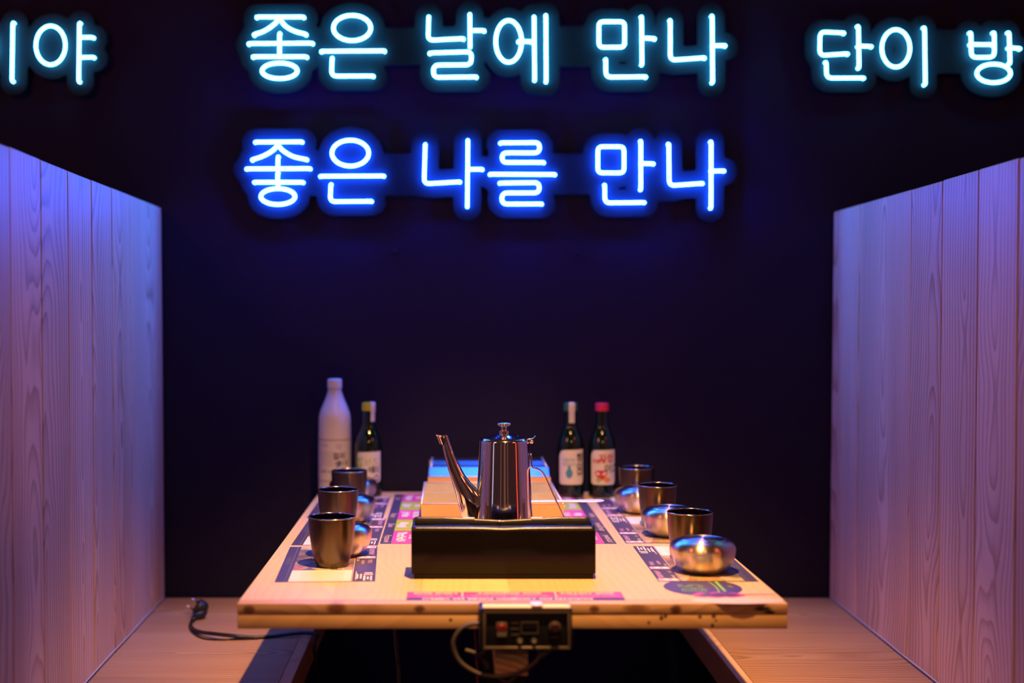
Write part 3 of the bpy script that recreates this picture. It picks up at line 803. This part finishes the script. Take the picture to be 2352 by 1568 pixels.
F = -PI/2                                                                     # facing the camera
s1 = soju(-.189, 2.912, CAPY, 'green soju bottle with a yellow-green cap, next to the white bottle', F)
lp = label_patch('paper_label', SR+.0004, F+.10, .031, .034, .104, .006, LABELW, s1, .001)
R2 = SR+.0009
wrap_text('label_lettering', '청포도', .023, R2, F+.02, .079, INKG, s1, bold=.0006)
wrap_text('label_lettering', '에', .017, R2, F+.25, .062, INKK, s1, bold=.0004)
wrap_text('label_lettering', '이\n슬', .019, R2, F+.66, .052, INKK, s1, bold=.0004)
blot('label_drawing', R2, F, -.022, .068, .007, .006, INKG, s1, 4); blot('label_drawing', R2, F, -.012, .058, .009, .006, INKG, s1, 5); blot('label_drawing', R2, F, -.004, .047, .005, .004, INKO, s1)
def seal(parent, a0, z0):
    bm = bmesh.new(); R = .0162; rows = []
    for k in range(7):
        a = a0+(-1+2*k/6)*.46
        rows.append([bm.verts.new((rr*math.cos(a), rr*math.sin(a), zz)) for rr, zz in ((.0148, z0), (.0152, .1940), (R, .1960), (R, .2135), (.0150, .2162), (.004, .2164))])
    for a, b in zip(rows, rows[1:]):
        for i in range(5): bm.faces.new((a[i], a[i+1], b[i+1], b[i]))
    return done(bm, 'seal_strip', LABELW, parent, smooth=True)
seal(s1, F+.85, .172)
s2 = soju(.276, 2.905, CAPG, 'green soju bottle with a white seal strip and a blue drop on its label', F)
label_patch('paper_label', SR+.0004, F-.02, .0315, .0305, .1095, .016, LABELW, s2, .001)
wrap_text('label_lettering', '참\n이', .021, R2, F+.62, .080, INKK, s2, bold=.0005)
wrap_text('label_lettering', '슬', .019, R2, F+.62, .058, INKK, s2, bold=.0005)
wrap_text('label_lettering', '이슬처럼', .0085, R2, F-.25, .086, INKB, s2); wrap_text('label_lettering', '깨끗하게', .0085, R2, F-.2, .076, INKB, s2)
blot('label_drawing', R2, F, -.006, .056, .008, .011, INKB, s2); blot('label_drawing', R2, F, -.006, .069, .0035, .006, INKB, s2)
seal(s2, F+.12, .166)
s3 = soju(.348, 2.902, CAPR, 'green soju bottle with a crimson cap and a red fruit on its label', F)
label_patch('paper_label', SR+.0004, F+.0, .0315, .0305, .1095, .014, LABELW, s3, .001)
wrap_text('label_lettering', '자몽', .020, R2, F+.22, .089, INKR, s3, bold=.0006)
wrap_text('label_lettering', '자몽에', .011, R2, F-.38, .083, INKR, s3, bold=.0003)
wrap_text('label_lettering', '이슬', .021, R2, F+.62, .066, INKK, s3, bold=.0004)
blot('label_drawing', R2, F, -.006, .054, .014, .011, INKR, s3, 3); blot('label_drawing', R2+.0002, F, .008, .042, .008, .006, INKO, s3); blot('label_drawing', R2+.0002, F, -.012, .041, .006, .005, INKG, s3)
wb = empty('makgeolli_bottle', (-.269, 2.930, TZ+.0002), 'tall milky white bottle at the far left corner of the table', 'bottle')
WR = .0374
p = [(0, .004), (.028, .002), (.033, 0)]+sm_prof([(.0365, .002), (WR, .008), (WR, .05), (WR, .165), (.0360, .186), (.0290, .206), (.0210, .224), (.0160, .240), (.0148, .246)], 2)+[(.0170, .2462), (.0172, .2490), (.0150, .2494), (.0148, .258), (0, .2585)]
bm = bmesh.new(); lathe(bm, p, 56); done(bm, 'bottle_body', WHITEPET, wb, angle=45)
bm = bmesh.new(); lathe(bm, [(.0150, .2498)]+sm_prof([(.0166, .2498), (.0168, .255), (.0166, .2665), (.0150, .2690), (0, .2692)], 1), 32); done(bm, 'cap', CAPW, wb, angle=45)
band('label_sleeve', WR+.0003, .036, .1275, LABELP, wb); band('label_band', WR+.0005, .1275, .1322, BANDG, wb); band('label_band', WR+.0005, .034, .0372, BANDG, wb)
R3 = WR+.0008
wrap_text('label_lettering', '막', .017, R3, F+.35, .112, INKGREY, wb); wrap_text('label_lettering', '걸리', .017, R3, F+.38, .092, INKK, wb, bold=.0004)
wrap_text('label_lettering', '생', .016, R3, F+.28, .074, INKK, wb, bold=.0004); wrap_text('label_lettering', '탁주', .015, R3, F+.68, .075, INKK, wb)
wrap_text('label_lettering', '우리쌀', .0075, R3, F-.62, .117, INKGREY, wb)
for k in range(5): wrap_text('label_lettering', '쌀 물 누룩 정제수', .005, R3, F-.42, .100-.0068*k, INKGREY, wb)
wrap_text('label_lettering', '1,000 ml', .009, R3, F-.55, .058, INKGREY, wb, bold=.0003)

# ------------------------------------------------------------------ control box at the table front
cbx = empty('control_box', (.1064, 1.80, .684), 'black control box with a grey frame fixed to the table front', 'control box')
W2, H2 = .0655, .0585                                                         # half width, height
box('housing', -W2, W2, -.016, .0262, 0, H2, BLACKP, cbx, .0015, 2)
f0 = -.0188
for (x0, x1, z0, z1) in ((-W2+.005, W2-.003, H2-.0062, H2-.0005), (-W2+.005, W2-.003, .0015, .0052), (-W2+.005, -W2+.0083, .0052, H2-.0062), (W2-.0063, W2-.003, .0052, H2-.0062)):
    box('frame_bar', x0, x1, f0, -.0161, z0, z1, FRAMEP, cbx, .0006, 1)
box('top_rail', -W2+.0045, W2-.0025, -.0192, .003, H2+.0002, H2+.0030, mat('rail_painted_lamplight', (.85, .70, .48), .7, 0, spec=.1), cbx, .0011, 2)  # warm lamp light on the box top put into the strip's pale colour
box('top_clip', .0075, .0235, -.0197, .001, H2+.0032, H2+.0062, SATIN, cbx, .0006, 1)
zc = H2*.60
sw = box('switch_plate', -.0420, -.0265, -.0182, -.0161, .0185, .0395, GREYK, cbx, .0006, 1)
box('rocker', -.0408, -.0277, -.0200, -.0183, .0285, .0368, REDSW, sw, .0008, 1)
box('rocker', -.0408, -.0277, -.0195, -.0183, .0195, .0283, WHITEP, sw, .0008, 1)
dp = box('display', -.0055, .0160, -.0175, -.0161, .0245, .0390, DISPLAY, cbx, .001, 2)
for (x0, x1, z0, z1) in ((-.0072, .0177, .0385, .0402), (-.0072, .0177, .0230, .0247), (-.0072, -.0055, .0247, .0385), (.016, .0177, .0247, .0385)):
    box('display_frame', x0, x1, -.0180, -.0161, z0, z1, GREYK, dp)
for k in range(3): box('function_mark', -.0210, -.0100, -.0168, -.0161, .0205+.0085*k, .0228+.0085*k, GREYK, cbx)
def knob(name, x, z, rad, dep, m, parent):
    bm = bmesh.new(); lathe(bm, [(0, dep), (rad*.8, dep), (rad*.95, dep*.85), (rad, 0)], 28)
    bmesh.ops.transform(bm, matrix=Matrix.Translation((x, -.0161, z)) @ Matrix.Rotation(PI/2, 4, 'X'), verts=bm.verts[:])
    return done(bm, name, m, parent, angle=40)
kb = knob('dial', .0410, .0320, .0090, .003, GREYK, cbx); knob('dial_cap', .0410, .0335, .0062, .009, mat('dark_red_dial', (.05, .012, .012), .4), kb)
box('function_mark', .035, .0465, -.0168, -.0161, .0170, .0195, GREYK, cbx)
for x in (-.0085, .0115):
    b_ = knob('push_button', x, .0125, .0048, .0025, GREYK, cbx); knob('button_cap', x, .0118, .0025, .0048, WHITEP, b_)
def cpath(pts, Y, n=5):
    return catmull([at(a, b, Y+(c[0] if c else 0))-Vector((.1064, 1.80, .684)) for a, b, *c in pts], n)
tube('cable', cpath([(1104, 1431), (1080, 1434), (1057, 1446), (1042, 1472), (1045, 1500), (1062, 1525), (1095, 1545), (1130, 1552), (1170, 1550), (1205, 1538), (1230, 1520), (1240, 1503), (1238, 1490)], 1.790), .0032, GREYC, cbx, 10)
tube('cable_end', cpath([(1238, 1508), (1252, 1499), (1265, 1489)], 1.791), .0042, GREYC, cbx, 10)
tube('thin_cable', cpath([(1112, 1478), (1114, 1492), (1106, 1501), (1094, 1500), (1080, 1496), (1069, 1493)], 1.815), .0030, GREYC, cbx, 10)
tube('thin_cable', cpath([(1094, 1500), (1106, 1512), (1116, 1524), (1120, 1535)], 1.823), .0030, GREYC, cbx, 10)
tube('thin_cable', cpath([(1143, 1556), (1155, 1564), (1168, 1566), (1178, 1560), (1186, 1552)], 1.79), .0014, GREYC, cbx, 8)
def hang(name, pts, Y, r, m, label):
    pts = [at(a, b, Y) for a, b in pts]
    end = pts[-1]; pts.append(Vector((end.x+.01, end.y+.05, .25))); pts.append(Vector((end.x+.02, end.y+.16, .006)))
    o = tube(name, [Vector((pts[0].x, pts[0].y, .7035))]+catmull(pts, 6), r, m, None, 8)
    return tag(o, label, 'wire')
hang('red_wire', [(1091, 1452), (1093, 1490), (1094, 1525), (1097, 1568)], 1.895, .0012, REDW, 'thin red wire hanging below the table left of the control box')
hang('grey_cable', [(908, 1452), (911, 1490), (915, 1530), (917, 1568)], 1.98, .0026, GREYC, 'thin grey cable hanging under the table left of the control box')

# ------------------------------------------------------------------ plug and cord on the left bench
plg = empty('power_cord', tuple(onz(455, 1405, SZ)), 'black power cord with a plug lying on the left bench', 'cord')
O = plg.location.copy()
cz = SZ+.0045
cp = [onz(449, 1414, cz+.006), onz(441, 1425, cz+.002), onz(438, 1436, cz), onz(446, 1446, cz), onz(466, 1452, cz+.003), onz(500, 1456, cz+.006), onz(540, 1460, cz+.005), onz(585, 1463, cz), onz(630, 1460, cz), onz(672, 1455, cz+.003), onz(705, 1453, cz+.004), onz(728, 1458, cz+.002)]
e = cp[-1]; cp += [Vector((-.280, e.y-.03, SZ-.006)), Vector((-.272, e.y-.04, SZ-.06)), Vector((-.262, e.y-.03, SZ-.25)), Vector((-.25, e.y+.02, .03)), Vector((-.2, e.y+.1, .006))]
tube('cable', [p-O for p in catmull(cp, 6)], .0040, RUBBER, plg, 10)
cp = [onz(441, 1425, SZ+.0022), onz(436, 1441, SZ+.0022), onz(446, 1455, SZ+.0022), onz(470, 1466, SZ+.0022), onz(510, 1468.5, SZ+.0022), onz(550, 1466, SZ+.0022), onz(592, 1466.5, SZ+.0022)]
tube('cord_shadow', [p-O for p in catmull(cp, 6)], .0018, RUBBER, plg, 8)  # black strand laid where the cord's shadow loops on the seat
# angled plug: round head with two pins to the upper left, a neck running down into the cord
axis = Vector((-.80, -.22, .52)).normalized()
pos = onz(459, 1419, SZ)+Vector((0, 0, .022))-O
M = Matrix.Translation(pos) @ axis.to_track_quat('Z', 'Y').to_matrix().to_4x4()
bm = bmesh.new(); lathe(bm, [(0, -.016)]+sm_prof([(.010, -.016), (.0165, -.012), (.0185, -.004), (.0185, .006), (.0175, .0085)], 2)+[(0, .0085)], 24)
bmesh.ops.transform(bm, matrix=M, verts=bm.verts[:]); pb = done(bm, 'plug_head', RUBBER, plg, angle=40)
nk = catmull([pos-axis*.005, (pos-axis*.006)*.55+(onz(449, 1414, cz+.006)-O)*.45+Vector((.006, 0, -.003)), onz(449, 1414, cz+.006)-O, onz(443, 1423, cz+.003)-O], 5)
tube('plug_neck', nk, [.0135-.0085*min(1, k/(len(nk)-3)) for k in range(len(nk))], RUBBER, plg, 12)
for d in (-.0095, .0095):
    bm = bmesh.new(); lathe(bm, [(0, .027), (.0018, .0268), (.0024, .025), (.0024, .008), (0, .008)], 12)
    bmesh.ops.transform(bm, matrix=M @ Matrix.Translation((0, d, 0)), verts=bm.verts[:]); done(bm, 'prong', PRONG, pb, smooth=True)

# ------------------------------------------------------------------ neon signs
TY, PF = WY-.0335, WY-.022                                                     # tube plane, front of the backing
TR = .0031
def conv(fr):
    ox, oy, s = fr
    return lambda x, y: (ox+x/s, oy+y/s)
def ell(cx, cy, rx, ry, n=36): return ('c', [(cx+rx*math.sin(2*PI*k/n), cy-ry*math.cos(2*PI*k/n)) for k in range(n)])
def seg(*p): return ('o', list(p))
def crv(*p): return ('s', list(p))
def rct(x0, x1, y0, y1): return ('r', [(x0, y0), (x1, y0), (x1, y1), (x0, y1)])
A = conv((540, 0, 2.9586)); B = conv((1100, 0, 2.958)); Cc = conv((1840, 20, 4.594)); D = conv((0, 20, 7.467))
def sign(name, label, mname, items, bridges, rpx, grp):
    root = empty(name, tuple(at(np.mean([f(*st[1][0])[0] for f, st in items]), np.mean([f(*st[1][0])[1] for f, st in items]), WY-.001)), label, 'neon sign', grp)
    O = root.location.copy()
    lines = []
    for f, (kind, pts) in items:
        P = [f(*p) for p in pts]
        w3 = [at(x, y, TY) for x, y in P]
        if kind == 'c': path, closed = w3, True
        elif kind == 'r': path, closed = round_path(w3, .011, 5, True), True
        elif kind == 's': path, closed = catmull(w3, 6), False
        else: path, closed = round_path(w3, .013, 5), False
        lines.append(([(p.x, p.z) for p in path], closed))
        if not closed:                                                        # ends bend back into the backing panel
            path = [Vector(p) for p in path]
            back = Vector((0, PF-TY-.0005, 0))
            path = round_path([path[0]+back, path[0]], .0, 1)[:1]+path+[path[-1]+back]
            q = [path[0]]+round_path([path[0], path[1], path[2]], .006, 4)[1:-1]+path[2:-2]+round_path([path[-3], path[-2], path[-1]], .006, 4)[1:-1]+[path[-1]]
            path = q
        tube('neon_tube', [p-O for p in path], TR, mname, root, 10, closed)
    # backing: contour offset of the strokes, cut from sheet
    P = []
    for ln, cl in lines:
        q = ln+[ln[0]] if cl else ln
        P += list(zip(q, q[1:]))
    a = np.array([s[0] for s in P]); b = np.array([s[1] for s in P])
    h = .005; rad = rpx*WY/FP
    x0, x1 = min(a[:, 0].min(), b[:, 0].min())-rad-2*h, max(a[:, 0].max(), b[:, 0].max())+rad+2*h
    z0, z1 = min(a[:, 1].min(), b[:, 1].min())-rad-2*h, max(a[:, 1].max(), b[:, 1].max())+rad+2*h
    nx, nz = int((x1-x0)/h)+2, int((z1-z0)/h)+2
    gx, gz = x0+np.arange(nx)*h, z0+np.arange(nz)*h
    GX, GZ = np.meshgrid(gx, gz, indexing='ij'); sd = np.full(GX.shape, 9.0)
    for s, e in zip(a, b):
        d = e-s; L = max(float(d@d), 1e-12)
        t = np.clip(((GX-s[0])*d[0]+(GZ-s[1])*d[1])/L, 0, 1)
        sd = np.minimum(sd, np.hypot(GX-s[0]-t*d[0], GZ-s[1]-t*d[1])-rad)
    for (bx0, bx1, by0, by1) in bridges:
        p, q = at(bx0, by1, TY), at(bx1, by0, TY)
        dx = np.maximum(p.x-GX, GX-q.x); dz = np.maximum(p.z-GZ, GZ-q.z)
        sd = np.minimum(sd, np.maximum(dx, dz))
    bm = bmesh.new(); cache = {}
    def V(x, z, y):
        k = (round(x, 6), round(z, 6), y)
        if k not in cache: cache[k] = bm.verts.new((x-O.x, y-O.y, z-O.z))
        return cache[k]
    yb = PF+.006
    for j in range(nz-1):
        i = 0
        while i < nx-1:
            c = [(i, j), (i+1, j), (i+1, j+1), (i, j+1)]
            v = [sd[k] for k in c]
            if all(t < 0 for t in v):
                i2 = i
                while i2 < nx-1 and sd[i2, j] < 0 and sd[i2+1, j] < 0 and sd[i2, j+1] < 0 and sd[i2+1, j+1] < 0: i2 += 1
                bm.faces.new((V(gx[i], gz[j], PF), V(gx[i2], gz[j], PF), V(gx[i2], gz[j+1], PF), V(gx[i], gz[j+1], PF)))
                i = i2; continue
            if any(t < 0 for t in v):
                poly = []
                for k in range(4):
                    p, q = c[k], c[(k+1) % 4]; sp, sq = sd[p], sd[q]
                    if sp < 0: poly.append((gx[p[0]], gz[p[1]], 0))
                    if (sp < 0) != (sq < 0):
                        t = sp/(sp-sq); poly.append((gx[p[0]]+(gx[q[0]]-gx[p[0]])*t, gz[p[1]]+(gz[q[1]]-gz[p[1]])*t, 1))
                vs = [V(x, z, PF) for x, z, _ in poly]
                if len(set(vs)) >= 3:
                    try: bm.faces.new(vs)
                    except ValueError: pass
                ct = [p for p in poly if p[2]]
                if len(ct) == 2 and V(ct[0][0], ct[0][1], PF) is not V(ct[1][0], ct[1][1], PF):
                    q = [V(ct[0][0], ct[0][1], PF), V(ct[1][0], ct[1][1], PF), V(ct[1][0], ct[1][1], yb), V(ct[0][0], ct[0][1], yb)]
                    try: bm.faces.new(q)
                    except ValueError: pass
            i += 1
    me = bpy.data.meshes.new('backing_panel'); bm.to_mesh(me); bm.free()
    link('backing_panel', me, root, BACKER)
    # stand-off bolts that carry the backing from the wall
    for ln, cl in lines[::2]:
        cx = sum(p[0] for p in ln)/len(ln); czz = sum(p[1] for p in ln)/len(ln)
        bm = bmesh.new(); lathe(bm, [(0, 0), (.005, 0), (.005, WY-yb-.0005), (0, WY-yb-.0005)], 10)
        bmesh.ops.transform(bm, matrix=Matrix.Translation((cx-O.x, WY-.0004-O.y, czz-O.z)) @ Matrix.Rotation(PI/2, 4, 'X'), verts=bm.verts[:])
        done(bm, 'standoff', DARKPANEL, root)
    return root
G = 'Korean neon signs on the black wall'
top = [(A, t) for t in (
    seg((145, 115), (465, 115)), crv((128, 235), (195, 212), (262, 168), (300, 125)), crv((302, 125), (340, 175), (405, 212), (480, 232)), seg((302, 225), (302, 378)), seg((90, 296), (525, 293)), seg((120, 385), (485, 385)), ell(303, 481, 120, 53),
    ell(795, 190, 127, 86), seg((585, 348), (1015, 345)), seg((659, 392), (655, 517), (938, 516)),
    seg((1316, 112), (1311, 274), (1552, 262)), seg((1595, 95), (1597, 315)), seg((1600, 207), (1693, 207)),
    seg((1322, 360), (1607, 351), (1604, 440), (1348, 442), (1348, 526), (1640, 522)))]
top += [(B, t) for t in (
    ell(202, 281, 88, 142), seg((270, 280), (362, 283)), seg((375, 112), (379, 542)), seg((455, 102), (457, 552)),
    rct(815, 990, 147, 321), seg((1105, 112), (1108, 436)), seg((1110, 258), (1196, 262)), seg((862, 402), (862, 524), (1136, 521)),
    seg((1300, 136), (1300, 409), (1536, 392)), seg((1585, 106), (1588, 558)), seg((1590, 310), (1676, 309)))]
sign('neon_sign', 'cyan Korean neon sign along the top centre of the wall', NEON_C, top, [(700, 1000, 62, 146), (1240, 1400, 58, 150), (1440, 1560, 60, 165)], 31, G)
low = [(A, t) for t in (
    seg((135, 965), (453, 963)), crv((115, 1086), (185, 1062), (248, 1028), (290, 988)), crv((291, 988), (335, 1030), (400, 1065), (485, 1083)), seg((292, 1064), (290, 1138)), seg((76, 1147), (508, 1145)), seg((290, 1172), (289, 1252)), seg((128, 1238), (460, 1238)), ell(291, 1335, 116, 54),
    ell(783, 1040, 125, 88), seg((578, 1197), (1010, 1195)), seg((651, 1252), (645, 1370), (926, 1367)),
    seg((1292, 980), (1284, 1249), (1528, 1235)), seg((1582, 952), (1578, 1402)), seg((1584, 1150), (1680, 1150)))]
low += [(B, t) for t in (
    seg((147, 970), (413, 968), (411, 1038), (158, 1038), (158, 1103), (442, 1103)), seg((76, 1183), (518, 1185)), seg((142, 1243), (411, 1240), (409, 1310), (156, 1310), (156, 1386), (428, 1385)),
    rct(808, 986, 996, 1174), seg((1100, 957), (1100, 1286)), seg((1102, 1110), (1188, 1112)), seg((855, 1256), (855, 1378), (1126, 1375)),
    seg((1290, 977), (1293, 1261), (1522, 1245)), seg((1578, 962), (1577, 1412)), seg((1580, 1162), (1668, 1160)))]
sign('neon_sign', 'deep blue Korean neon sign in the second row, below the cyan one', NEON_B, low, [(700, 1000, 352, 448), (1240, 1400, 352, 445), (1440, 1560, 350, 460)], 31, G)
right = [(Cc, t) for t in (
    seg((458, 255), (200, 243), (196, 494), (498, 474)), seg((605, 182), (612, 622)), seg((608, 395), (748, 397)), seg((265, 562), (269, 732), (668, 730)),
    ell(1000, 418, 148, 198), seg((1303, 197), (1311, 798)),
    seg((1792, 252), (1796, 514), (2040, 512), (2038, 250)), seg((1794, 376), (2036, 379)), seg((2195, 250), (2205, 578)), seg((2198, 412), (2318, 419)), ell(2032, 682, 178, 98))]
sign('neon_sign', 'cyan Korean neon sign at the upper right, above the right partition', NEON_C2, right, [(2120, 2240, 66, 166)], 30, G)
left = [(D, t) for t in (
    ell(-330, 640, 250, 330), seg((220, 237), (205, 1238)), ell(868, 628, 253, 333), seg((1362, 242), (1350, 1246)), seg((1356, 490), (1588, 490)), seg((1354, 836), (1598, 830)))]
sign('neon_sign', 'short cyan Korean neon sign cut off at the upper left corner', NEON_C2, left, [(20, 130, 70, 150)], 30, G)
